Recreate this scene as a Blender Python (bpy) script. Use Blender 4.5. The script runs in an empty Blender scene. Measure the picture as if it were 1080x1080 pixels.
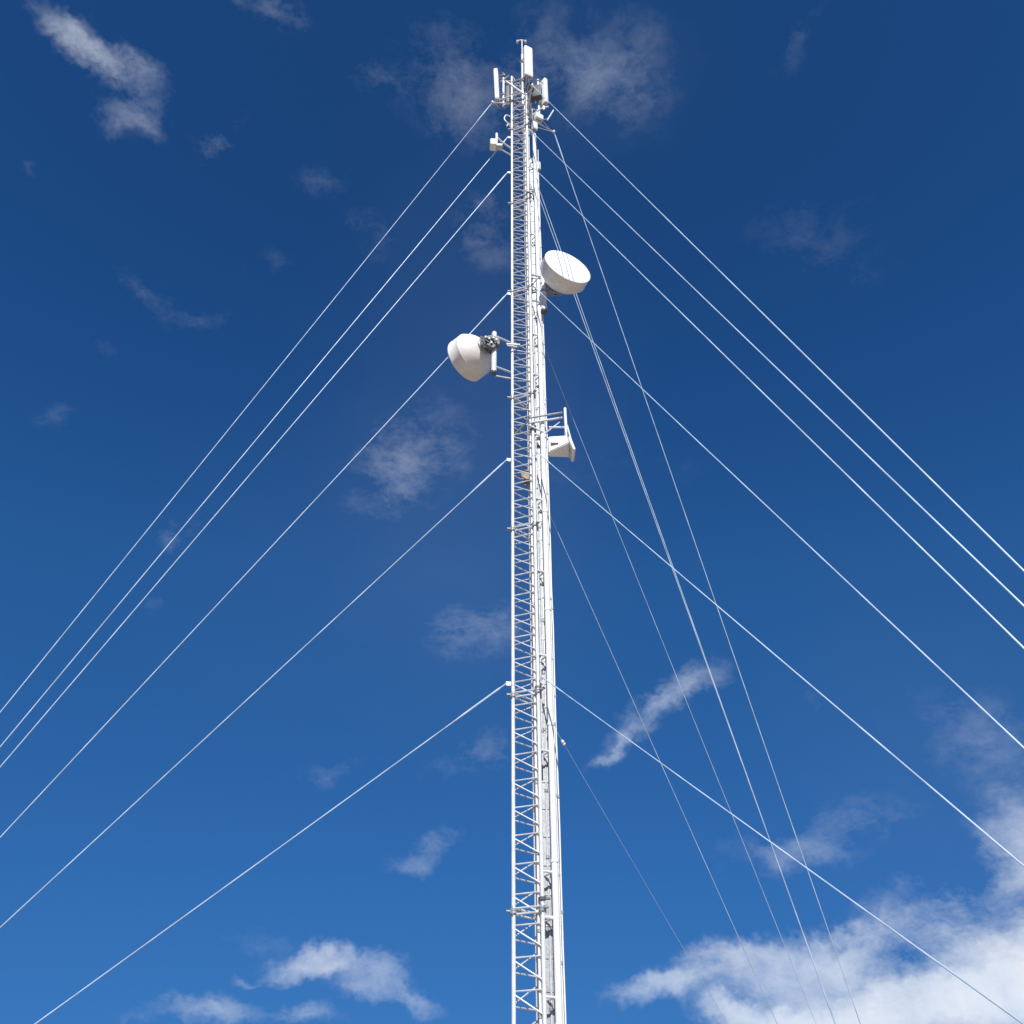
import bpy, bmesh, math, random
from mathutils import Vector, Matrix
rnd = random.Random(7)
R = math.radians
sc = bpy.context.scene
C = sc.collection

# ------------------------------------------------------------------ camera
PITCH = R(37.4624)
CAM = Vector((0, 0, 2.72))
cd = bpy.data.cameras.new('camera')
cam = bpy.data.objects.new('camera', cd); C.objects.link(cam)
cd.sensor_width = 36; cd.lens = 36 * 1000 / 1080
cd.clip_start = 0.1; cd.clip_end = 5000
cam.matrix_world = Matrix.Translation(CAM) @ Matrix.Rotation(R(90) + PITCH, 4, 'X') @ Matrix.Rotation(-0.0016, 4, 'Z')
sc.camera = cam

# ------------------------------------------------------------------ light
SUN = Vector((.04, -1.15, 1.0)).normalized()
elev = math.asin(SUN.z); azc = math.atan2(SUN.x, SUN.y)
sl = bpy.data.lights.new('sun', 'SUN'); sl.energy = 4.7; sl.angle = R(.7); sl.color = (1, .97, .925)
so = bpy.data.objects.new('sun', sl); C.objects.link(so)
so.rotation_euler = SUN.to_track_quat('Z', 'Y').to_euler()
sc.view_settings.view_transform = 'Standard'; sc.view_settings.look = 'None'
sc.view_settings.exposure = .2; sc.view_settings.gamma = 1

SKY_STRENGTH = .1
w = bpy.data.worlds.new('World'); sc.world = w; w.use_nodes = True
nt = w.node_tree; N = nt.nodes; Lk = nt.links; N.clear()
def node(t, tree=None, **k):
    n = (tree or nt).nodes.new(t)
    for a, b in k.items(): setattr(n, a, b)
    return n
out = node('ShaderNodeOutputWorld')
sky = node('ShaderNodeTexSky', sky_type='NISHITA', sun_disc=False)
sky.sun_elevation = elev; sky.sun_rotation = azc
sky.altitude = 0; sky.air_density = 1.0; sky.dust_density = 0; sky.ozone_density = 6.0
# colour response of the photograph's sky, driven by the blue of the Nishita sky
EXPK = 2 ** -.2
sep = node('ShaderNodeSeparateColor'); Lk.new(sky.outputs[0], sep.inputs[0])
mB = node('ShaderNodeMath', operation='MULTIPLY'); Lk.new(sep.outputs[2], mB.inputs[0]); mB.inputs[1].default_value = .1
ramp = node('ShaderNodeValToRGB'); Lk.new(mB.outputs[0], ramp.inputs[0]); el_ = ramp.color_ramp.elements
STOPS = [(.17, (.0080, .042, .143)), (.235, (.0125, .069, .232)), (.30, (.019, .099, .305)), (.58, (.032, .150, .44)), (.82, (.045, .190, .51)), (1.0, (.09, .28, .60))]
el_[0].position = STOPS[0][0]; el_[1].position = STOPS[-1][0]
for p_, c_ in STOPS[1:-1]: el_.new(p_)
for e_, (p_, c_) in zip(el_, STOPS): e_.color = (*c_, 1)
sc10 = node('ShaderNodeVectorMath', operation='SCALE'); Lk.new(ramp.outputs[0], sc10.inputs[0]); sc10.inputs['Scale'].default_value = EXPK / SKY_STRENGTH
bg = node('ShaderNodeBackground'); bg.inputs[1].default_value = SKY_STRENGTH
Lk.new(sc10.outputs[0], bg.inputs[0])
bgc = node('ShaderNodeBackground'); bgc.inputs[1].default_value = .90
mix = node('ShaderNodeMixShader')
Lk.new(bg.outputs[0], mix.inputs[1]); Lk.new(bgc.outputs[0], mix.inputs[2]); Lk.new(mix.outputs[0], out.inputs[0])
tc = node('ShaderNodeTexCoord')
# warped view direction: ragged cloud edges
def noise(scale, detail, rough, vec, dist=0., tree=None, lac=2.0):
    n = node('ShaderNodeTexNoise', tree); n.inputs['Scale'].default_value = scale
    n.inputs['Detail'].default_value = detail; n.inputs['Roughness'].default_value = rough
    n.inputs['Distortion'].default_value = dist; n.inputs['Lacunarity'].default_value = lac
    Lk.new(vec, n.inputs['Vector']); return n
def vmath(op, a, b=None):
    n = node('ShaderNodeVectorMath', operation=op)
    for i, x in enumerate((a, b)):
        if x is None: continue
        if isinstance(x, (tuple, float, int)):
            if op == 'SCALE' and i == 1: n.inputs['Scale'].default_value = x
            else: n.inputs[i].default_value = x
        else: Lk.new(x, n.inputs[i])
    return n
def math_(op, a, b=None, c=None, clamp=False):
    n = node('ShaderNodeMath', operation=op, use_clamp=clamp)
    for i, x in enumerate((a, b, c)):
        if x is None: continue
        if isinstance(x, (int, float)): n.inputs[i].default_value = x
        else: Lk.new(x, n.inputs[i])
    return n.outputs[0]
d0 = tc.outputs['Generated']
n1 = noise(8, 5, .68, d0)
v1 = vmath('SCALE', vmath('SUBTRACT', n1.outputs['Color'], (.5, .5, .5)).outputs[0], .10)
v2 = vmath('ADD', d0, v1.outputs[0]).outputs[0]
# one group: elliptical patch of sky around a direction
grp = bpy.data.node_groups.new('cloud_patch', 'ShaderNodeTree')
I = grp.interface
I.new_socket('Dir', in_out='INPUT', socket_type='NodeSocketVector')
I.new_socket('A', in_out='INPUT', socket_type='NodeSocketVector')
I.new_socket('B', in_out='INPUT', socket_type='NodeSocketVector')
I.new_socket('Strength', in_out='INPUT', socket_type='NodeSocketFloat')
I.new_socket('Sum', in_out='INPUT', socket_type='NodeSocketFloat')
I.new_socket('Out', in_out='OUTPUT', socket_type='NodeSocketFloat')
gi = grp.nodes.new('NodeGroupInput'); go = grp.nodes.new('NodeGroupOutput')
def gn(t, op, *ins, clamp=False):
    n = grp.nodes.new(t); n.operation = op
    if clamp: n.use_clamp = True
    for i, x in enumerate(ins):
        if isinstance(x, (int, float)): n.inputs[i].default_value = x
        else: grp.links.new(x, n.inputs[i])
    return n
VM, MM = 'ShaderNodeVectorMath', 'ShaderNodeMath'
pa = gn(VM, 'DOT_PRODUCT', gi.outputs['Dir'], gi.outputs['A']).outputs['Value']
pb = gn(VM, 'DOT_PRODUCT', gi.outputs['Dir'], gi.outputs['B']).outputs['Value']
q = gn(MM, 'MULTIPLY_ADD', pa, pa, gn(MM, 'MULTIPLY', pb, pb).outputs[0]).outputs[0]
m = gn(MM, 'SUBTRACT', 1.0, q, clamp=True).outputs[0]
m = gn(MM, 'MULTIPLY', m, m).outputs[0]
grp.links.new(gn(MM, 'MULTIPLY_ADD', m, gi.outputs['Strength'], gi.outputs['Sum']).outputs[0], go.inputs[0])
# azimuth (deg right of north), elevation (deg), radii (deg), tilt (deg, + = right end up), strength
CLOUDS = [
 (-43.8, 56.1, 3.23, 1.45, -10, 0.30),
 (-39.4, 55.9, 4.18, 1.98, 7, 0.38),
 (-36.1, 54.0, 3.32, 1.57, 28, 0.28),
 (-29.8, 55.5, 3.14, 1.13, 64, 0.20),
 (-40.4, 49.2, 0.82, 1.06, 25, 0.20),
 (-28.5, 62.5, 2.68, 1.07, -1, 0.21),
 (-15.0, 61.1, 1.53, 1.92, 70, 0.11),
 (-18.3, 55.4, 2.00, 1.33, 27, 0.13),
 (-20.9, 49.5, 3.08, 1.64, 13, 0.11),
 (-30.9, 46.1, 2.46, 1.04, -11, 0.13),
 (-26.3, 45.9, 3.35, 0.94, 21, 0.10),
 (-33.7, 38.4, 1.39, 2.02, 80, 0.15),
 (-32.0, 42.2, 1.67, 0.90, 64, 0.08),
 (9.4, 62.1, 6.40, 4.16, -31, 0.28),
 (-5.6, 61.6, 4.86, 5.51, 64, 0.20),
 (-1.9, 54.1, 3.49, 4.19, 1, 0.18),
 (-13.6, 52.6, 2.08, 3.46, 54, 0.11),
 (-8.2, 40.0, 7.00, 4.05, 43, 0.28),
 (-2.7, 30.1, 4.85, 2.50, 7, 0.25),
 (-22.9, 34.3, 1.78, 1.78, 54, 0.17),
 (-23.4, 29.6, 2.02, 0.81, 34, 0.10),
 (-2.1, 23.1, 5.32, 1.70, 11, 0.18),
 (-11.4, 21.4, 4.46, 1.10, 15, 0.14),
 (-4.4, 18.0, 3.26, 1.22, 38, 0.26),
 (-6.7, 16.8, 2.67, 0.94, 4, 0.16),
 (-11.2, 11.7, 4.19, 1.12, 13, 0.49),
 (-7.3, 11.3, 3.72, 1.64, -15, 0.45),
 (-4.9, 10.3, 1.91, 0.92, -27, 0.27),
 (-13.4, 13.1, 3.38, 1.13, -11, 0.12),
 (-16.6, 9.0, 4.70, 1.33, -1, 0.40),
 (-10.8, 8.9, 3.45, 1.08, 8, 0.37),
 (-14.5, 10.8, 1.41, 0.49, -0, 0.24),
 (11.5, 26.4, 3.97, 1.56, 25, 0.40),
 (8.1, 24.4, 4.82, 1.42, 28, 0.37),
 (6.1, 23.3, 2.47, 0.64, 26, 0.22),
 (19.5, 25.8, 2.03, 0.95, -2, 0.11),
 (28.3, 21.4, 4.25, 5.47, 43, 0.19),
 (28.2, 16.2, 4.03, 3.45, 33, 0.56),
 (23.0, 13.0, 8.78, 2.22, 13, 0.38),
 (20.0, 9.2, 11.45, 2.63, -5, 1.11),
 (26.0, 10.4, 6.06, 3.41, 3, 1.17),
 (14.6, 12.0, 8.58, 1.72, 2, 0.70),
 (7.8, 10.7, 4.66, 1.24, 3, 0.61),
 (15.5, 8.7, 6.98, 1.40, -10, 0.85),
 (16.0, 16.8, 6.11, 1.41, -10, 0.16),
 (8.9, 40.0, 11.03, 2.21, 5, 0.05),
 (27.1, 49.9, 4.60, 5.92, 43, 0.08),
 (32.0, 59.7, 3.30, 1.80, 19, 0.10),
 (19.8, 17.7, 6.95, 2.15, 13, 0.18),
]
VEILS = [      # very thin high haze
 (-3.1, 41.4, 11.40, 24.52, 2, 1.0),
 (10.8, 61.3, 7.44, 5.95, -7, 0.8),
 (-8.5, 36.0, 18.70, 14.73, 35, 0.5),
 (25.8, 20.8, 12.39, 14.29, -16, 0.8),
]
def patches(rows, vec):
    acc = None
    for az, el, ra, rb, tilt, st in rows:
        a, e = R(az), R(el)
        c = Vector((math.sin(a) * math.cos(e), math.cos(a) * math.cos(e), math.sin(e)))
        right = Vector((math.cos(a), -math.sin(a), 0)); up = right.cross(c)
        t = R(tilt); A = (right * math.cos(t) + up * math.sin(t)) / R(ra); B = (up * math.cos(t) - right * math.sin(t)) / R(rb)
        g = node('ShaderNodeGroup'); g.node_tree = grp
        Lk.new(vec, g.inputs['Dir']); g.inputs['A'].default_value = A; g.inputs['B'].default_value = B
        g.inputs['Strength'].default_value = st
        if acc is None: g.inputs['Sum'].default_value = 0
        else: Lk.new(acc, g.inputs['Sum'])
        acc = g.outputs[0]
    return acc
acc = patches(CLOUDS, v2)
veil = patches(VEILS, v2)
# fibrous structure: noise erodes the thin rims of each patch
mp = node('ShaderNodeMapping'); mp.inputs['Scale'].default_value = (1, 1, 1.9); mp.inputs['Rotation'].default_value = (0, R(24), 0)
v3 = vmath('ADD', d0, vmath('SCALE', v1.outputs[0], .35).outputs[0]).outputs[0]
Lk.new(v3, mp.inputs['Vector'])
n2 = noise(15, 10, .72, mp.outputs[0], 0)
fwd = math_('GREATER_THAN', vmath('DOT_PRODUCT', d0, (0, .8, .6)).outputs['Value'], 0.0)
acc = math_('MINIMUM', math_('MULTIPLY', acc, fwd), 1.35)
sq = math_('SQRT', acc)
er = math_('MAXIMUM', math_('ADD', n2.outputs[0], math_('MULTIPLY_ADD', sq, .50, -.615)), 0.0)
dens = math_('MULTIPLY', math_('MULTIPLY', er, 4.8), math_('POWER', acc, 1.2))
dens = math_('MULTIPLY_ADD', math_('MULTIPLY', veil, fwd), .018, dens)
alpha = math_('SUBTRACT', 1.0, math_('EXPONENT', math_('MULTIPLY', dens, -1.0)))
alpha = math_('MULTIPLY', alpha, .93)
Lk.new(alpha, mix.inputs[0])
n3 = noise(7, 4, .6, v2)
cr = node('ShaderNodeMapRange'); Lk.new(n3.outputs[0], cr.inputs[0]); cr.inputs[1].default_value = .35; cr.inputs[2].default_value = .65
cm = node('ShaderNodeMix', data_type='RGBA'); Lk.new(cr.outputs[0], cm.inputs[0])
cm.inputs[6].default_value = (.60, .70, .87, 1); cm.inputs[7].default_value = (.88, .92, .97, 1)
Lk.new(cm.outputs[2], bgc.inputs[0])
w.cycles.sampling_method = 'MANUAL'; w.cycles.sample_map_resolution = 256

# ------------------------------------------------------------------ materials
def mat(name, col, rough=.5, metal=0., var=.12, scale=14., spec=.5, bump=0., tint=None):
    m = bpy.data.materials.new(name); m.use_nodes = True
    t = m.node_tree; b = t.nodes['Principled BSDF']
    tcn = t.nodes.new('ShaderNodeTexCoord')
    nz = t.nodes.new('ShaderNodeTexNoise'); nz.inputs['Scale'].default_value = scale; nz.inputs['Detail'].default_value = 6
    t.links.new(tcn.outputs['Object'], nz.inputs['Vector'])
    mx = t.nodes.new('ShaderNodeMix'); mx.data_type = 'RGBA'
    lo = tuple(c * (1 - var) for c in col) if tint is None else tint
    hi = tuple(min(1, c * (1 + var)) for c in col)
    mx.inputs[6].default_value = (*lo, 1); mx.inputs[7].default_value = (*hi, 1)
    rr = t.nodes.new('ShaderNodeMapRange'); rr.inputs[1].default_value = .35; rr.inputs[2].default_value = .65
    t.links.new(nz.outputs[0], rr.inputs[0]); t.links.new(rr.outputs[0], mx.inputs[0])
    t.links.new(mx.outputs[2], b.inputs['Base Color'])
    b.inputs['Roughness'].default_value = rough; b.inputs['Metallic'].default_value = metal
    b.inputs['Specular IOR Level'].default_value = spec
    if bump:
        bp = t.nodes.new('ShaderNodeBump'); bp.inputs['Strength'].default_value = bump
        t.links.new(nz.outputs[0], bp.inputs['Height']); t.links.new(bp.outputs[0], b.inputs['Normal'])
    return m
GALV = mat('galvanised_steel', (.62, .64, .66), .42, .22, .16, 9)
LEGS = mat('bright_galvanised_legs', (.74, .755, .76), .42, .12, .1, 7)
DARK = mat('dark_steel', (.12, .125, .13), .55, .3, .3, 20)
WHITE = mat('white_painted_plastic', (.84, .85, .85), .4, 0, .04, 5)
DISHW = mat('dish_white', (.83, .82, .79), .45, 0, .05, 4, tint=(.76, .73, .69))
MGREY = mat('mid_grey_casting', (.16, .17, .18), .6, .1, .45, 26)
DGREY = mat('dark_grey_radio_housing', (.13, .135, .15), .6, .1, .2, 14)
GREY = mat('grey_cast_aluminium', (.34, .36, .38), .5, .3, .2, 22)
RADIO = mat('light_grey_radio_housing', (.50, .52, .54), .5, .1, .12, 12)
CREAM = mat('cream_cable_jacket', (.78, .76, .70), .5, 0, .07, 6)
PALE = mat('pale_conduit', (.80, .82, .82), .45, 0, .05, 5)
BROWN = mat('weathered_box', (.30, .25, .21), .7, 0, .25, 16)
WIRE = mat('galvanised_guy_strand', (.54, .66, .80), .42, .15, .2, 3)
CONC = mat('concrete', (.38, .37, .34), .9, 0, .2, 6, bump=.4)
LAMP = mat('dull_lamp_lens', (.50, .46, .46), .25, 0, .1, 10)
SOIL = mat('dry_grass_soil', (.30, .235, .18), .95, 0, .35, .8, bump=.6, tint=(.17, .14, .10))

# ------------------------------------------------------------------ helpers
def empty(name, loc, label=None, cat=None, group=None):
    o = bpy.data.objects.new(name, None); C.objects.link(o); o.location = loc; o.empty_display_size = .1
    if label: o['label'] = label
    if cat: o['category'] = cat
    if group: o['group'] = group
    return o
def obj(name, bm, m, parent=None, smooth=True, label=None):
    me = bpy.data.meshes.new(name)
    if parent is not None:
        org = Vector(parent.location); p = parent.parent
        while p is not None: org += Vector(p.location); p = p.parent
        bmesh.ops.translate(bm, verts=bm.verts, vec=-org)
    bmesh.ops.recalc_face_normals(bm, faces=bm.faces)
    bm.to_mesh(me); bm.free()
    me.materials.append(m)
    if smooth:
        for p in me.polygons: p.use_smooth = True
        me.set_sharp_from_angle(angle=R(38))
    o = bpy.data.objects.new(name, me); C.objects.link(o)
    if parent is not None: o.parent = parent
    if label: o['label'] = label
    return o
BM = bmesh.new
def frame(d):
    d = Vector(d).normalized(); a = Vector((0, 0, 1)) if abs(d.z) < .9 else Vector((1, 0, 0))
    x = d.cross(a).normalized(); return x, x.cross(d).normalized()
def tube(bm, pts, r, n=10, cap=True):
    pts = [Vector(p) for p in pts]; rs = r if isinstance(r, (list, tuple)) else [r] * len(pts)
    rings = []; x = None
    for i, p in enumerate(pts):
        d = (pts[min(i + 1, len(pts) - 1)] - pts[max(i - 1, 0)]).normalized()
        if x is None: x, y = frame(d)
        else:
            x = (x - d * x.dot(d)).normalized(); y = d.cross(x).normalized()
        if i == 0: y = d.cross(x).normalized()
        rings.append([bm.verts.new(p + (x * math.cos(2 * math.pi * k / n) + y * math.sin(2 * math.pi * k / n)) * rs[i]) for k in range(n)])
    for a, b in zip(rings, rings[1:]):
        for k in range(n): bm.faces.new((a[k], a[(k + 1) % n], b[(k + 1) % n], b[k]))
    if cap: bm.faces.new(rings[0]); bm.faces.new(rings[-1])
    return bm
def box(bm, c, sx, sy, sz, ax=(1, 0, 0), up=(0, 0, 1), bev=0., seg=3):
    """box centred at c; sx along ax, sz along up, sy across."""
    ax = Vector(ax).normalized(); up = Vector(up); up = (up - ax * up.dot(ax)).normalized(); ay = up.cross(ax)
    M = Matrix.Translation(Vector(c)) @ Matrix(((ax.x, ay.x, up.x, 0), (ax.y, ay.y, up.y, 0), (ax.z, ay.z, up.z, 0), (0, 0, 0, 1)))
    t = bmesh.new(); bmesh.ops.create_cube(t, size=1)
    bmesh.ops.scale(t, vec=(sx, sy, sz), verts=t.verts)
    if bev: bmesh.ops.bevel(t, geom=t.edges[:], offset=bev, segments=seg, profile=.5, affect='EDGES')
    bmesh.ops.transform(t, matrix=M, verts=t.verts)
    me = bpy.data.meshes.new('tmp'); t.to_mesh(me); t.free(); bm.from_mesh(me); bpy.data.meshes.remove(me)
    return bm
def lathe(bm, prof, o, axis, n=64):
    """prof: (distance along axis, radius)"""
    axis = Vector(axis).normalized(); x, y = frame(axis); o = Vector(o); rings = []
    for t, r in prof:
        if r < 1e-5: rings.append([bm.verts.new(o + axis * t)])
        else: rings.append([bm.verts.new(o + axis * t + (x * math.cos(2 * math.pi * k / n) + y * math.sin(2 * math.pi * k / n)) * r) for k in range(n)])
    for a, b in zip(rings, rings[1:]):
        for k in range(n):
            if len(a) == 1 and len(b) == 1: continue
            if len(a) == 1: bm.faces.new((a[0], b[k], b[(k + 1) % n]))
            elif len(b) == 1: bm.faces.new((a[k], a[(k + 1) % n], b[0]))
            else: bm.faces.new((a[k], a[(k + 1) % n], b[(k + 1) % n], b[k]))
    return bm
def hd(az): return Vector((math.cos(R(az)), math.sin(R(az)), 0))
Z = Vector((0, 0, 1))

# ------------------------------------------------------------------ ground
MX, MY, RAD = .2309, 12.62, .2227
def gz(x, y): return 1.12 * math.exp(-((x / 7) ** 2 + (y / 6) ** 2))
bm = BM(); xs = sorted(set([-2500, -900, -300, -120, -60] + list(range(-36, 37, 2)) + [60, 120, 300, 900, 2500]))
gr = [[bm.verts.new((x, y, gz(x, y) - (0 if max(abs(x), abs(y)) < 100 else .0))) for x in xs] for y in xs]
for i in range(len(xs) - 1):
    for j in range(len(xs) - 1): bm.faces.new((gr[i][j], gr[i][j + 1], gr[i + 1][j + 1], gr[i + 1][j]))
g = obj('ground', bm, SOIL); g['kind'] = 'structure'
fb = box(BM(), (MX, MY, .12), 1.5, 1.5, .5, bev=.03)
fo = obj('concrete_footing', fb, CONC); fo['label'] = 'square concrete footing carrying the foot of the lattice mast'; fo['category'] = 'footing'

# ------------------------------------------------------------------ lattice mast
def legp(az, z, r=RAD): return Vector((MX, MY, z)) + hd(az) * r
AZ = dict(L=190, F=310, B=70)
TOP = 26.5
mast = empty('lattice_mast', (MX, MY, .37), 'tall slender white triangular lattice mast standing in the middle, braced by guy wires', 'mast')
for k, az in AZ.items():
    obj('leg', tube(BM(), [legp(az, .37), legp(az, TOP)], .0265, 14), LEGS, mast)
def face(a, b, off, down):
    bm = BM(); P = .375
    for i in range(int((TOP - .6) / P)):
        z = .6 + off * P + i * P
        if z > TOP - .1: continue
        A, B = legp(AZ[a], z), legp(AZ[b], z)
        tube(bm, [A, B], .0108, 8)
        z2 = z - .74 * P if down else z + .74 * P
        if z2 < TOP - .05:
            s = .03 if down else -.03
            A2, B2 = legp(AZ[a], z - s), legp(AZ[b], z2)
            d = (B2 - A2).normalized()
            tube(bm, [A2, B2], .0096, 8)
    for k in range(1, 9):          # doubled horizontal bars where two 3 m sections are bolted together
        for s in (-.035, .035):
            tube(bm, [legp(AZ[a], 3 * k + s), legp(AZ[b], 3 * k + s)], .0135, 8)
    return obj('bracing', bm, GALV, mast)
# panel heights: measured from the 3 m joints
face('L', 'F', ((3 - .6) / .375 + .55) % 1, True)
face('L', 'B', ((3 - .6) / .375 + .11) % 1, False)
face('F', 'B', ((3 - .6) / .375 + .80) % 1, True)
for k in range(1, 9):
    for l, az in AZ.items():
        p = legp(az, 3 * k); bm = BM()
        lathe(bm, [(-.03, 0), (-.03, .05), (-.004, .05), (-.004, .044), (.004, .044), (.004, .05), (.03, .05), (.03, 0)], p, Z, 14)
        o = hd(az)
        box(bm, p + o * .055, .09, .05, .022, ax=o, bev=.004, seg=1)
        for s in (-1, 1): tube(bm, [p + o * .02 + hd(az + 90) * s * .038 - Z * .05, p + o * .02 + hd(az + 90) * s * .038 + Z * .05], .008, 6)
        obj('flange', bm, GREY, mast)
# guy pull-off plates
GUYZ = [23.66, 22.2, 17.93, 13.5, 9.18]
for z in GUYZ:
    for l, az in AZ.items():
        p = legp(az, z + (1.08 if (l == 'B' and z == 22.2) else 0)); bm = BM()
        box(bm, p + hd(az) * .06, .09, .012, .07, ax=hd(az), bev=.004, seg=1)
        lathe(bm, [(-.03, .026), (-.03, .034), (.03, .034), (.03, .026)], p, Z, 14)
        obj('guy_plate', bm, GALV, mast)

# star mount (outrigger) carrying the highest guys
SZ = dict(L=25.55, F=24.75, B=25.1)
SR = dict(L=.72, F=.80, B=1.08)
SA = dict(L=170, F=290, B=38)
star = empty('guy_outrigger', (MX, MY, 24.9), 'white three armed outrigger near the mast top, holding the three highest guy wires', 'outrigger')
tips = {}
for l in 'LFB':
    tip = Vector((MX, MY, SZ[l])) + hd(SA[l]) * SR[l]; tips[l] = tip
    base = legp(AZ[l], SZ[l], RAD + .02)
    bm = BM(); k_ = .6 if l == 'B' else 1
    tube(bm, [base, tip], .02 * k_, 8); tube(bm, [base - Z * .35, tip - Z * .02], .014 * k_, 8)
    nb = [k for k in 'LFB' if k != l]
    for k in nb: tube(bm, [legp(AZ[k], SZ[l], RAD), tip - (tip - base) * .12], .012 * k_, 8)
    lathe(bm, [(-.03, .0), (-.03, .035), (.03, .035), (.03, 0)], tip, Z, 10)
    obj('arm', bm, GALV, star)
# rings bolting it on
for z in (24.4, 25.6, 26.2):
    bm = BM()
    for a, b in (('L', 'F'), ('F', 'B'), ('B', 'L')):
        tube(bm, [legp(AZ[a], z, RAD + .035), legp(AZ[b], z, RAD + .035)], .019, 8)
    obj('collar', bm, GREY, star)

# ------------------------------------------------------------------ guy wires
ANCH = dict(L=171, F=291, B=51)
GR = dict(L=[12.83, 12.72, 12.70, 12.61, 12.64, 12.70],
          F=[10.46, 10.50, 10.42, 10.45, 10.67, 11.16],
          B=[12.87, 11.86, 11.97, 11.82, 10.90, 11.05])
LAB = dict(
 L=['outermost of the left guy wires, starting at the outrigger beside the top panel antenna',
    'second highest left guy wire, leaving the mast beside the small white radio unit',
    'third highest guy wire on the left, leaving the mast well above both dishes',
    'left guy wire that passes behind the left hand dish',
    'left guy wire leaving the mast just below the bracketed antenna',
    'lowest guy wire on the left, crossing the bottom left corner of the sky'],
 F=['outermost of the right guy wires, starting beside the white boxes at the mast top',
    'second highest guy wire fanning out to the right of the mast',
    'third highest guy wire fanning out right, leaving the mast above the right dish',
    'guy wire fanning right from just under the right hand dish',
    'guy wire fanning right from just below the bracketed antenna',
    'lowest guy wire on the right, running down into the big white cloud'],
 B=['rightmost of the steep thin guy wires, coming from the very top of the mast',
    'right one of the two close steep guy wires emerging under the right dish',
    'left one of the two close steep guy wires emerging under the right dish',
    'steep thin guy wire starting between the right dish and the bracketed antenna',
    'steep thin guy wire leaving the mast below the bracketed antenna',
    'faintest and lowest steep guy wire, with a small insulator near the mast'])
GRP = dict(L='guy wires fanning down to the left', F='guy wires fanning down to the right', B='steep guy wires running down behind the mast')
WR = dict(L=.0088, F=.0062, B=.0094)
for l in 'LFB':
    for i in range(6):
        a = tips[l] if i == 0 else legp(AZ[l], GUYZ[i - 1] + (1.08 if (l == 'B' and i == 2) else 0), RAD + .10)
        b = Vector((MX, MY, .5)) + hd(ANCH[l]) * GR[l][i]
        th = empty('guy_wire', b, LAB[l][i], 'guy wire', GRP[l])
        sag = .001 * (a - b).length
        P = lambda t: a.lerp(b, t) - Z * sag * 4 * t * (1 - t)
        r = WR[l] * (.62 if (l == 'B' and i in (3, 4)) else .3 if (l == 'B' and i == 5) else 1)
        obj('strand', tube(BM(), [P(k / 40) for k in range(41)], r, 8), WIRE, th)
        L = (a - b).length
        bm = tube(BM(), [P(.10 / L), P(.14 / L), P(.72 / L), P(.95 / L)], [.012, r * 1.75, r * 1.75, r * 1.02], 8)
        tube(bm, [P(-.02 / L), P(.13 / L)], .010, 8)
        obj('grip', bm, WIRE, th)
        bm = BM(); tube(bm, [P(1 - .75 / L), P(1 - .68 / L), P(1 - .30 / L), P(1 - .2 / L)], [.018, .034, .034, .018], 8); tube(bm, [P(1 - .2 / L), P(1)], .014, 8)
        obj('turnbuckle', bm, GREY, th)
        if l == 'B' and i == 5:
            bm = BM(); t = .062; dd = (P(t + .01) - P(t - .01)).normalized()
            lathe(bm, [(-.05, 0), (-.05, .014), (-.02, .028), (0, .016), (.02, .028), (.05, .014), (.05, 0)], P(t), dd, 14)
            obj('insulator', bm, WHITE, th)
for l in 'LFB':
    rr = sum(GR[l]) / 6; p = Vector((MX, MY, .22)) + hd(ANCH[l]) * (rr + .1)
    bm = box(BM(), p, 3.0 if l == 'B' else 2.0, .7, .6, ax=hd(ANCH[l]), bev=.03)
    o = obj('anchor_block', bm, CONC)
    o['label'] = {'L': 'concrete block anchoring the guy wires on the left', 'F': 'concrete block anchoring the guy wires on the near right',
                  'B': 'concrete block anchoring the guy wires behind the mast'}[l]
    o['category'] = 'anchor block'; o['group'] = 'concrete guy anchors around the mast'

# ------------------------------------------------------------------ feeder runs on the right of the mast
def vrun(name, x, y, z0, z1, r, m, label, cat, group=None, wob=0., ties=None, tie_m=None, clampr=None):
    t = empty(name, (x, y, z0), label, cat, group)
    n = max(2, int((z1 - z0) / .75)); pts = []
    for i in range(n + 1):
        z = z0 + (z1 - z0) * i / n
        pts.append((x + rnd.uniform(-wob, wob), y + rnd.uniform(-wob, wob), z))
    obj('jacket' if 'cable' in name else 'pipe', tube(BM(), pts, r, 12), m, t)
    for z in (ties or []):
        bm = BM(); lathe(bm, [(-.02, r * .9), (-.02, r + .008), (.02, r + .008), (.02, r * .9)], (x, y, z), Z, 12)
        obj('clamp', bm, tie_m or GREY, t)
    return t
PX, PY = .545, 12.50
big = vrun('feeder_conduit', PX, PY, .2, 23.66, .044, PALE, 'thick white vertical pipe running up the right side of the mast', 'conduit',
     ties=[.9 + 1.9 * k for k in range(12)], tie_m=PALE)
F = legp(310, 0); Bq = legp(70, 0)
for z in (3.5, 5.0, 5.9, 6.46, 8.1, 9.6, 11.1, 12.55, 14.0, 15.5, 16.6, 18.3, 19.75, 21.4, 22.6):
    bm = BM(); q0 = Vector((F.x, F.y, z)); q1 = Vector((PX - .03, PY, z)); q2 = Vector((Bq.x, Bq.y, z))
    big_b = .024 if z == 5.9 else .016
    tube(bm, [q0 + Vector((.02, 0, 0)), q1], big_b, 8); tube(bm, [q1, q2], .012, 8)
    obj('bracket', bm, LEGS, big)
vrun('feeder_cable', .598, 12.58, .2, 22.6, .0125, CREAM, 'thinner pale cable at the far right of the mast, right of the thick white pipe', 'cable', 'pale cables tied up the mast', .004,
     [1.2 + 1.05 * k for k in range(20)])
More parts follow.
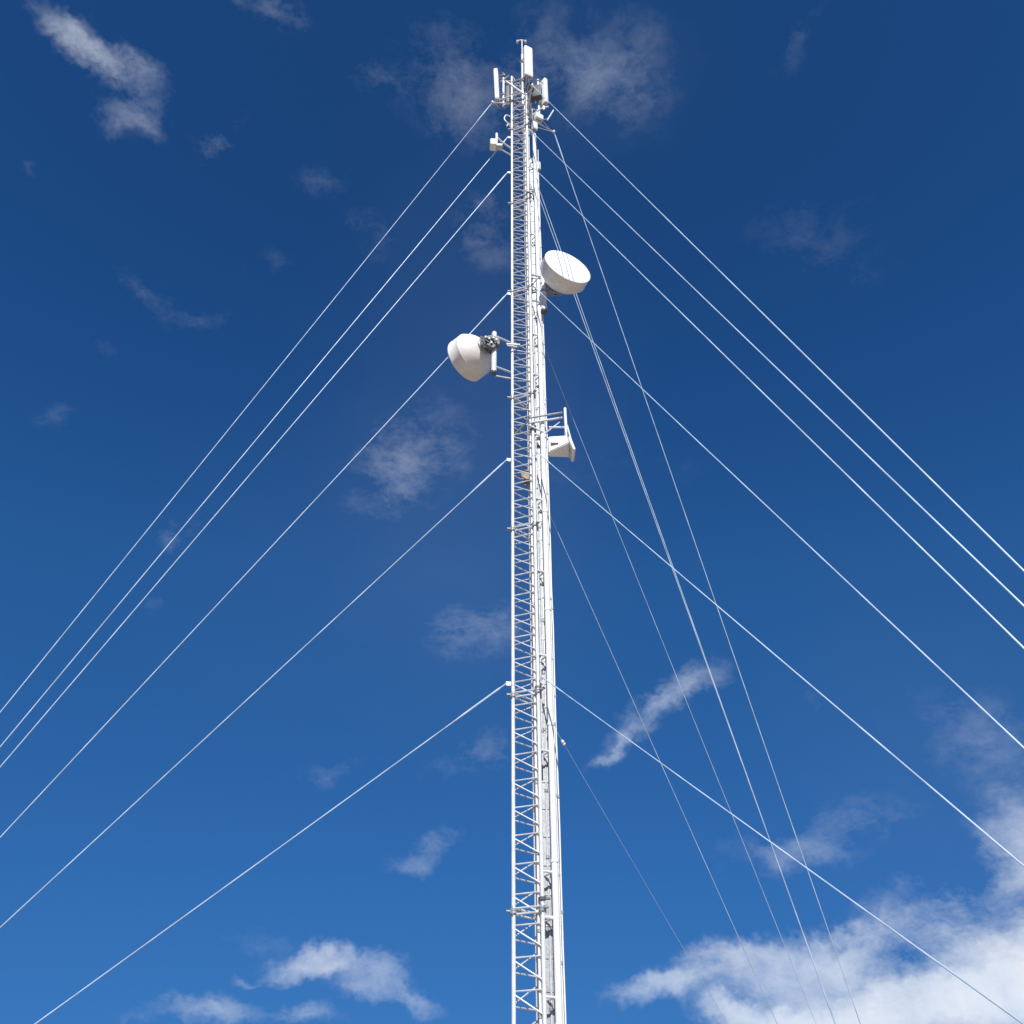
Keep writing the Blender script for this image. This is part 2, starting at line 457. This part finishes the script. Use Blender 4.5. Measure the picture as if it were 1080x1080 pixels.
vrun('feeder_cable', .626, 12.62, .2, 23.2, .0105, PALE, 'outermost thin white cable along the right edge of the mast', 'cable', 'pale cables tied up the mast', .005,
     [1.5 + 1.5 * k for k in range(14)])
vrun('feeder_cable', .326, 12.50, .4, 25.6, .018, CREAM, 'cream cable hugging the left side of the near right mast leg', 'cable', 'pale cables tied up the mast', .004,
     [1.0 + .95 * k for k in range(26)])
vrun('feeder_cable', .420, 12.49, 7.9, 26.0, .014, RADIO, 'light grey cable hugging the right side of the near right mast leg', 'cable', 'pale cables tied up the mast', .005,
     [8.4 + 1.1 * k for k in range(16)])
vrun('feeder_cable', .335, 12.72, .4, 24.6, .013, CREAM, 'thin cream cable climbing inside the lattice mast', 'cable', 'pale cables tied up the mast', .006,
     [1.0 + 1.3 * k for k in range(17)], BROWN)
vrun('feeder_cable', .462, 12.66, .4, 17.3, .017, RADIO, 'grey cable with dark ties in the gap between mast and thick white pipe', 'cable', 'pale cables tied up the mast', .006,
     [1.3 + .9 * k for k in range(17)], GREY)
# cable tray behind the feeder runs
ct = empty('cable_tray', (.50, 12.66, .3), 'pale grey vertical cable tray behind the cables between the mast and the thick pipe', 'cable tray')
bm = BM(); box(bm, (.50, 12.66, 11.6), .20, .004, 22.6); obj('plate', bm, GREY, ct, smooth=False)
for x in (.398, .602): obj('side_rail', box(BM(), (x, 12.645, 11.6), .005, .045, 22.6), GALV, ct, smooth=False)
bm = BM()
for k in range(60): box(bm, (.50, 12.654, .6 + .375 * k), .198, .012, .022)
obj('rungs', bm, GREY, ct, smooth=False)
# dark clamps around the near right leg (seen as black notches)
for z in (6.12, 9.05, 14.1, 21.2):
    bm = BM(); p = Vector((F.x, F.y, z)); lathe(bm, [(-.016, .02), (-.016, .052), (.016, .052), (.016, .02)], p, Z, 12)
    box(bm, p + Vector((.06, 0, 0)), .09, .03, .026, bev=.004, seg=1)
    obj('leg_clamp', bm, DARK, mast)

# junction box inside the lattice
jb = empty('junction_box', (.235, 12.66, 13.0), 'small brown weathered box fixed inside the lattice below the bracketed antenna', 'box')
obj('housing', box(BM(), (.235, 12.66, 13.18), .15, .12, .24, bev=.012), BROWN, jb)
bm = BM(); box(bm, (.235, 12.592, 13.18), .125, .012, .21, bev=.004, seg=1); obj('door', bm, BROWN, jb)
obj('gland', tube(BM(), [(.235, 12.66, 13.06), (.235, 12.66, 12.98)], .02, 10), DARK, jb)

# ------------------------------------------------------------------ microwave dishes
def dish(name, centre, n, rad, shroud, back, label, pole, arms, backpos, knob=True, clutter=False):
    """centre: middle of the front radome; n: pointing direction; pole: (x, y, z0, z1)"""
    n = Vector(n).normalized(); c = Vector(centre)
    t = empty(name, (pole[0], pole[1], pole[2]), label, 'dish antenna', 'microwave dishes on the mast')
    bm = lathe(BM(), [(-shroud, rad * .985), (-shroud * .97, rad), (-.02, rad), (-.012, rad * 1.012), (0.006, rad * 1.008), (.010, rad * .985)], c, n, 96)
    obj('shroud', bm, DISHW, t)
    bm = lathe(BM(), [(.010, rad * .985), (.016, rad * .93), (.026, rad * .6), (.032, 0)], c, n, 96)
    ro = obj('radome', bm, WHITE, t)
    pb = []
    for k in range(11):
        u = k / 10; r = rad * (.985 * (1 - u) + .24 * u); pb.append((-shroud - back * (1 - (r / (rad * .985)) ** 3), r))
    pb.append((-shroud - back * 1.0, 0))
    obj('reflector', lathe(BM(), pb, c, n, 96), DISHW, t)
    hubc = c - n * (shroud + back)
    bm = lathe(BM(), [(.06, .15), (-.02, .16), (-.05, .13), (-.10, .12), (-.10, 0)], hubc, n, 24)
    obj('hub', bm, GREY, t)
    # mount bracket between hub and pole
    pm = Vector((pole[0], pole[1], hubc.z)); bm = BM()
    end = hubc - n * .08; s = n.cross(Z).normalized()
    for dz in (-.11, .11):
        box(bm, (end + pm) / 2 + Z * dz, (end - pm).length + .04, .10, .035, ax=(end - pm), bev=.006, seg=1)
        lathe(bm, [(-.03, .03), (-.03, .062), (.03, .062), (.03, .03)], pm + Z * dz, Z, 14)
        tube(bm, [pm + Z * dz + s * .08, pm + Z * dz - s * .08], .012, 6)
        for ss in (-1, 1): tube(bm, [pm + Z * dz + s * .06 * ss - n * .08, end + Z * dz + s * .06 * ss], .011, 6)
    box(bm, end + n * .02, .03, .30, .30, ax=n, bev=.008, seg=1)
    box(bm, end - Z * .04 + s * .06, .12, .10, .14, ax=n, bev=.01, seg=1)
    tube(bm, [end + s * .16 + Z * .1, pm + Z * .22 + s * .02], .013, 6)
    tube(bm, [end - s * .14 - Z * .1, pm - Z * .24], .013, 6)
    if clutter:      # clamp stack wrapped round the front of the pole, with adjusting rods and a radio
        v = Vector((0, -1, 0))
        box(bm, pm + v * .05 - Z * .02, .20, .12, .20, ax=(1, .15, .1), bev=.01, seg=1)
        box(bm, pm + v * .09 - Z * .16 + Vector((-.06, 0, 0)), .16, .09, .10, ax=(1, .2, -.5), bev=.008, seg=1)
        box(bm, pm + v * .07 + Z * .10 + Vector((-.09, 0, 0)), .18, .07, .07, ax=(1, .1, .5), bev=.008, seg=1)
        for a in (-.10, -.03, .05): tube(bm, [pm + v * .16 + Vector((a, 0, -.12)), pm + v * .13 + Vector((a - .13, 0, .06))], .014, 6)
    obj('mount_bracket', bm, MGREY if clutter else GREY, t)
    if clutter:
        bm = BM()
        for a, z in ((-.16, .02), (-.09, -.02), (-.01, .0), (.05, -.05), (-.05, -.13)):
            lathe(bm, [(0, 0), (0, .022), (.03, .022), (.03, 0)], pm + Vector((a, -.15, z)), (0, -1, -.2), 8)
        obj('bolts', bm, RADIO, t)
    bm = tube(BM(), [(pole[0], pole[1], pole[2]), (pole[0], pole[1], pole[3])], pole[4], 16)
    if knob: lathe(bm, [(0, pole[4]), (.02, pole[4] * .9), (.05, 0)], (pole[0], pole[1], pole[3]), Z, 16)
    obj('pole', bm, LEGS, t)
    obj('pole_cap', lathe(BM(), [(-.035, 0), (-.035, pole[4] * 1.12), (.012, pole[4] * 1.12), (.012, pole[4] * .9)], (pole[0], pole[1], pole[2]), Z, 16), DARK, t)
    for a, b, r in arms:
        bm = tube(BM(), [a, b], r, 10); obj('arm', bm, GALV, t)
    return t, ro, hubc
# right hand dish: faces the viewer and a little right
DR, roR, hR = dish('microwave_dish', (1.115, 11.97, 18.02), (.42, -.90, .12), .500, .25, .24,
     'large white drum dish on the right of the mast, its face turned to the viewer', (.640, 12.46, 17.28, 18.45, .060),
     [((.40, 12.38, 18.30), (.66, 12.46, 18.30), .022), ((.40, 12.38, 17.50), (.66, 12.46, 17.50), .022), ((.46, 12.82, 18.30), (.66, 12.50, 18.30), .018)], None)
obj('vent', lathe(BM(), [(0, 0), (0, .022), (.012, .022), (.012, 0)], Vector((1.115, 11.97, 18.02)) + Vector((.42, -.90, .12)).normalized() * .02 + Vector((-.14, -.04, .20)), (.42, -.90, .12), 12), RADIO, DR)
DL, roL, hL = dish('microwave_dish', (-.915, 12.89, 16.31), (-.72, .69, -.02), .452, .27, .25,
     'white drum dish on arms left of the mast, its back turned to the viewer', (-.335, 12.46, 15.56, 16.62, .050),
     [((-.335, 12.46, 16.55), (.012, 12.66, 16.55), .024), ((-.335, 12.48, 15.74), (.012, 12.66, 15.74), .020), ((-.30, 12.58, 15.58), (.02, 12.66, 15.58), .016),
      ((-.10, 12.50, 16.36), (.16, 12.52, 16.36), .022), ((-.09, 12.46, 16.28), (.10, 12.50, 16.28), .018)], None, clutter=True)

# ------------------------------------------------------------------ bracketed box antenna, right of the mast
ba = empty('box_antenna', (.81, 12.5, 13.6), 'white box antenna with grey underside on a bracket right of the mast, below both dishes', 'antenna')
obj('pole', tube(BM(), [(.963, 12.50, 13.98), (.963, 12.50, 14.66)], .028, 14), LEGS, ba)
for dz, dy in ((0, 0), (-.075, .05)):
    obj('arm', tube(BM(), [(.31, 12.33 + dy, 14.27 + dz), (.905, 12.44 + dy, 14.50 + dz)], .019, 10), GALV if dz else GREY, ba)
bm = BM(); tube(bm, [(.56, 12.50, 14.03), (.86, 12.52, 14.34)], .014, 8); obj('strut', bm, GALV, ba)
bm = BM(); tube(bm, [(.66, 12.50, 14.20), (.963, 12.50, 14.20)], .018, 8); tube(bm, [(.30, 12.36, 14.12), (.56, 12.46, 14.05)], .016, 8); obj('strut', bm, LEGS, ba)
bm = BM(); tube(bm, [(.30, 12.36, 14.24), (.02, 12.64, 14.12)], .016, 8); obj('strut', bm, GREY, ba)
bm = BM()
# tapering horn housing: small at the mast, wide at the front frame
def hexa(bm, pts):
    v = [bm.verts.new(p) for p in pts]
    for f in ((0, 1, 2, 3), (4, 7, 6, 5), (0, 4, 5, 1), (1, 5, 6, 2), (2, 6, 7, 3), (3, 7, 4, 0)): bm.faces.new([v[i] for i in f])
hexa(bm, [(.64, 12.36, 13.50), (.64, 12.50, 13.50), (.64, 12.50, 13.86), (.64, 12.36, 13.86),
          (.99, 12.30, 13.66), (1.02, 12.64, 13.60), (1.00, 12.64, 13.88), (.965, 12.30, 13.83)])
bmesh.ops.bevel(bm, geom=bm.edges[:], offset=.014, segments=2, affect='EDGES')
obj('housing', bm, WHITE, ba)
bm = box(BM(), (1.035, 12.50, 13.68), .05, .34, .32, ax=(1, .05, .26), up=(-.26, 0, 1), bev=.022); obj('front_frame', bm, WHITE, ba)
bm = box(BM(), (.74, 12.33, 13.68), .14, .05, .05, bev=.01); obj('latch', bm, GREY, ba)
bm = tube(BM(), [(1.035, 12.44, 13.86), (.985, 12.47, 14.22)], .016, 8); obj('strut', bm, LEGS, ba)
bm = tube(BM(), [(.963, 12.50, 14.06), (.963, 12.50, 13.96)], .038, 12); obj('pole_clamp', bm, GREY, ba)

# ------------------------------------------------------------------ panel antennas at the top
def panel(centre, z0, z1, az, wid, dep, label, pole, tilt=0.):
    t = empty('panel_antenna', (pole[0], pole[1], z0), label, 'antenna', 'sector panel antennas at the mast top')
    d = hd(az); c = Vector((centre[0], centre[1], (z0 + z1) / 2)); up = (Z + d * math.sin(R(tilt))).normalized()
    obj('radome', box(BM(), c, dep, wid, z1 - z0, ax=d - Z * math.sin(R(tilt)), up=up, bev=min(dep, wid) * .32, seg=4), WHITE, t)
    bm = box(BM(), c - up * ((z1 - z0) / 2 + .008), dep * .7, wid * .8, .03, ax=d, up=up, bev=.006, seg=1)
    s = d.cross(Z)
    for k in (-1, 0, 1): tube(bm, [c - up * ((z1 - z0) / 2) + s * k * wid * .25, c - up * ((z1 - z0) / 2 + .08) + s * k * wid * .25], .013, 8)
    obj('end_cap', bm, GREY, t)
    obj('pole', tube(BM(), [(pole[0], pole[1], pole[2]), (pole[0], pole[1], pole[3])], pole[4], 14), LEGS, t)
    for zz in (.18, .82):
        z = z0 + (z1 - z0) * zz; a = Vector((pole[0], pole[1], z)); b = Vector((centre[0], centre[1], z)) - d * dep * .4
        bm = BM(); tube(bm, [a + s * .04, b + s * .04], .013, 6); tube(bm, [a - s * .04, b - s * .04], .013, 6)
        lathe(bm, [(-.03, pole[4]), (-.03, pole[4] + .022), (.03, pole[4] + .022), (.03, pole[4])], a, Z, 12)
        tube(bm, [a - s * .09, a + s * .09], .012, 6)
        obj('bracket', bm, GREY, t)
    return t
pc = panel((.43, 12.19), 25.74, 27.2, 296, .235, .12, 'tallest white panel antenna, standing alone above the mast top', (.285, 12.44, 24.9, 27.35, .032))
pl = panel((-.375, 12.74), 25.55, 27.05, 172, .24, .115, 'white panel antenna seen edge on, left of the mast top', (-.20, 12.70, 25.28, 26.65, .030), 2)
pr = panel((.845, 13.0), 25.85, 27.05, 40, .25, .12, 'white panel antenna seen from behind, right of the mast top', (.70, 12.88, 25.2, 26.9, .030))
for t, segs in ((pl, [((-.20, 12.70, 26.45), (.02, 12.66, 26.45)), ((-.20, 12.70, 25.36), (.02, 12.66, 25.36)), ((-.28, 12.72, 26.5), (-.06, 12.60, 26.6))]),
                (pr, [((.45, 12.83, 26.4), (.70, 12.88, 26.4)), ((.45, 12.83, 25.4), (.70, 12.88, 25.4))]),
                (pc, [((.285, 12.44, 26.3), (.30, 12.62, 26.3)), ((.285, 12.44, 25.1), (.37, 12.37, 25.1))])):
    for a, b in segs: obj('arm', tube(BM(), [a, b], .018, 8), GALV, t)
# bright diagonal brace across the head
obj('brace', tube(BM(), [(-.135, 12.30, 25.75), (.315, 12.30, 25.14)], .023, 10), LEGS, star)
# jumper loops between panels, radios and the feeders
def loop(pts, r, m, label, name='jumper_cable'):
    P = [Vector(p) for p in pts]; res = []
    for i in range(len(P) - 1):
        p0, p1, p2, p3 = P[max(i - 1, 0)], P[i], P[i + 1], P[min(i + 2, len(P) - 1)]
        for k in range(6):
            t = k / 6; res.append(.5 * ((2 * p1) + (p2 - p0) * t + (2 * p0 - 5 * p1 + 4 * p2 - p3) * t * t + (3 * p1 - p0 - 3 * p2 + p3) * t ** 3))
    res.append(P[-1]); o = obj(name, tube(BM(), res, r, 8), m)
    o['label'] = label; o['category'] = 'cable'; o['group'] = 'jumper cables at the mast top'
loop([(-.37, 12.74, 25.5), (-.34, 12.68, 25.2), (-.2, 12.6, 24.95), (-.05, 12.55, 25.1), (.05, 12.55, 25.3), (.14, 12.55, 24.9)], .012, DARK, 'dark jumper cable looping from the foot of the left panel antenna into the mast')
loop([(.43, 12.19, 25.7), (.44, 12.2, 25.45), (.40, 12.3, 25.2), (.46, 12.42, 24.9), (.50, 12.46, 24.4), (.47, 12.5, 23.6)], .014, DARK, 'dark jumper cable hanging from the foot of the tallest panel antenna')
loop([(.62, 12.8, 25.72), (.60, 12.7, 25.4), (.52, 12.6, 25.25), (.47, 12.55, 24.9), (.44, 12.52, 24.2)], .013, DARK, 'dark jumper cable dropping from the grey radio box behind the right panel antenna')
loop([(.05, 12.6, 26.5), (.12, 12.56, 26.2), (.22, 12.55, 26.05), (.2, 12.58, 25.7), (.1, 12.6, 25.6)], .011, RADIO, 'grey jumper cable coiled inside the top mast section')
loop([(-.03, 12.55, 24.55), (-.13, 12.5, 24.52), (-.17, 12.5, 24.36), (-.11, 12.52, 24.24), (.0, 12.6, 24.26)], .016, CREAM, 'cream cable loop sticking out left of the mast below the outrigger')
loop([(.02, 12.64, 24.12), (-.07, 12.52, 24.14), (-.11, 12.5, 24.03)], .018, CREAM, 'short cream cable stub left of the mast, below the cream loop')

# radios
def radio(c, sx, sy, sz, az, m, label, fins=True):
    t = empty('remote_radio', (c[0], c[1], c[2] - sz / 2), label, 'radio unit', 'radio boxes at the mast top')
    d = hd(az); obj('housing', box(BM(), c, sx, sy, sz, ax=d, bev=.018, seg=2), m, t)
    if fins:
        bm = BM(); s = d.cross(Z)
        for k in range(7): box(bm, Vector(c) + d * (sx / 2 + .012) + s * (k - 3) * sy / 8, .026, .008, sz * .86, ax=d)
        obj('cooling_fins', bm, m, t, smooth=False)
    bm = BM()
    for k in (-1, 0, 1): tube(bm, [Vector(c) - Z * sz / 2 + d.cross(Z) * k * sy * .26, Vector(c) - Z * (sz / 2 + .05) + d.cross(Z) * k * sy * .26], .012, 8)
    obj('connectors', bm, DARK, t)
    obj('bracket', tube(BM(), [Vector(c) - d * sx * .3, Vector(c) - d * (sx * .5 + .14)], .02, 8), GALV, t)
radio((.63, 12.76, 26.02), .16, .30, .52, 255, DGREY, 'dark grey finned radio box between the mast and the right panel antenna')
radio((-.085, 12.80, 25.95), .10, .16, .80, 172, DGREY, 'tall dark radio box between the left panel antenna and the mast', False)
radio((.47, 12.38, 25.58), .12, .18, .26, 300, DGREY, 'small grey radio box directly under the tallest panel antenna')
radio((.665, 12.50, 24.40), .14, .20, .20, 300, WHITE, 'white radio box on the right of the mast, just under the grey radio', False)
radio((.555, 12.48, 23.98), .11, .13, .30, 300, WHITE, 'narrow white box on the mast, right above the top of the thick pipe', False)
radio((.633, 12.60, 22.5), .07, .08, .30, 300, PALE, 'small pale box at the right edge of the mast, well above the right dish', False)
# arms right of the head
rb = empty('stub_arm', (.50, 12.5, 24.8), 'white forked stub arm with a small plate right of the mast top', 'arm')
bm = BM(); tube(bm, [(.50, 12.56, 24.60), (.72, 12.45, 24.72), (.915, 12.40, 24.74)], .022, 8); obj('bar', bm, LEGS, rb)
obj('plate', box(BM(), (.79, 12.40, 24.68), .05, .03, .16, bev=.006), LEGS, rb)
bm = BM(); tube(bm, [(.50, 12.50, 24.2), (.50, 12.5, 24.75)], .026, 10); obj('post', bm, LEGS, rb)
rb2 = empty('stub_arm', (.80, 12.32, 24.0), 'short slanted white bar jutting out right of the white radio box', 'arm')
bm = BM(); tube(bm, [(.86, 12.32, 23.98), (1.02, 12.32, 24.42)], .020, 8); obj('bar', bm, LEGS, rb2)
bm = BM(); tube(bm, [(.66, 12.48, 24.28), (.86, 12.32, 24.02)], .014, 8); obj('clip', bm, GREY, rb2)

# small radio unit left of the mast
su = empty('bracket_radio', (-.33, 12.45, 23.0), 'small white radio unit on a bracket left of the mast, under the panel antennas', 'radio unit')
bm = box(BM(), (-.43, 12.42, 23.10), .15, .20, .24, ax=(1, .1, 0), bev=.03); obj('housing', bm, WHITE, su)
bm = box(BM(), (-.29, 12.44, 23.04), .16, .14, .10, ax=(1, .1, 0), bev=.02); obj('neck', bm, RADIO, su)
bm = tube(BM(), [(-.36, 12.42, 23.46), (-.26, 12.48, 23.36), (.01, 12.66, 23.30)], .022, 10); obj('arm', bm, LEGS, su)
bm = tube(BM(), [(-.29, 12.44, 22.98), (.01, 12.66, 23.02)], .018, 10); obj('arm', bm, LEGS, su)
bm = tube(BM(), [(-.35, 12.42, 23.0), (-.35, 12.42, 23.56)], .032, 12); obj('pole', bm, LEGS, su)
bm = tube(BM(), [(.01, 12.66, 23.24), (.22, 12.50, 23.46)], .015, 8); obj('strut', bm, GREY, su)

# obstruction light above the highest panel
be = empty('obstruction_light', (.285, 12.44, 27.35), 'tiny two lamp warning light on a thin rod at the very top of the mast', 'warning light')
obj('rod', tube(BM(), [(.285, 12.44, 27.35), (.285, 12.44, 28.1)], .016, 10), LEGS, be)
obj('crossbar', tube(BM(), [(.16, 12.44, 28.0), (.20, 12.44, 28.12), (.285, 12.44, 28.14), (.37, 12.44, 28.10)], .015, 8), GALV, be)
for x in (.165, .38):
    l = obj('lamp', lathe(BM(), [(-.06, 0), (-.06, .036), (.03, .036), (.06, .02), (.07, 0)], (x, 12.44, 28.06), Z, 14), LAMP, be)
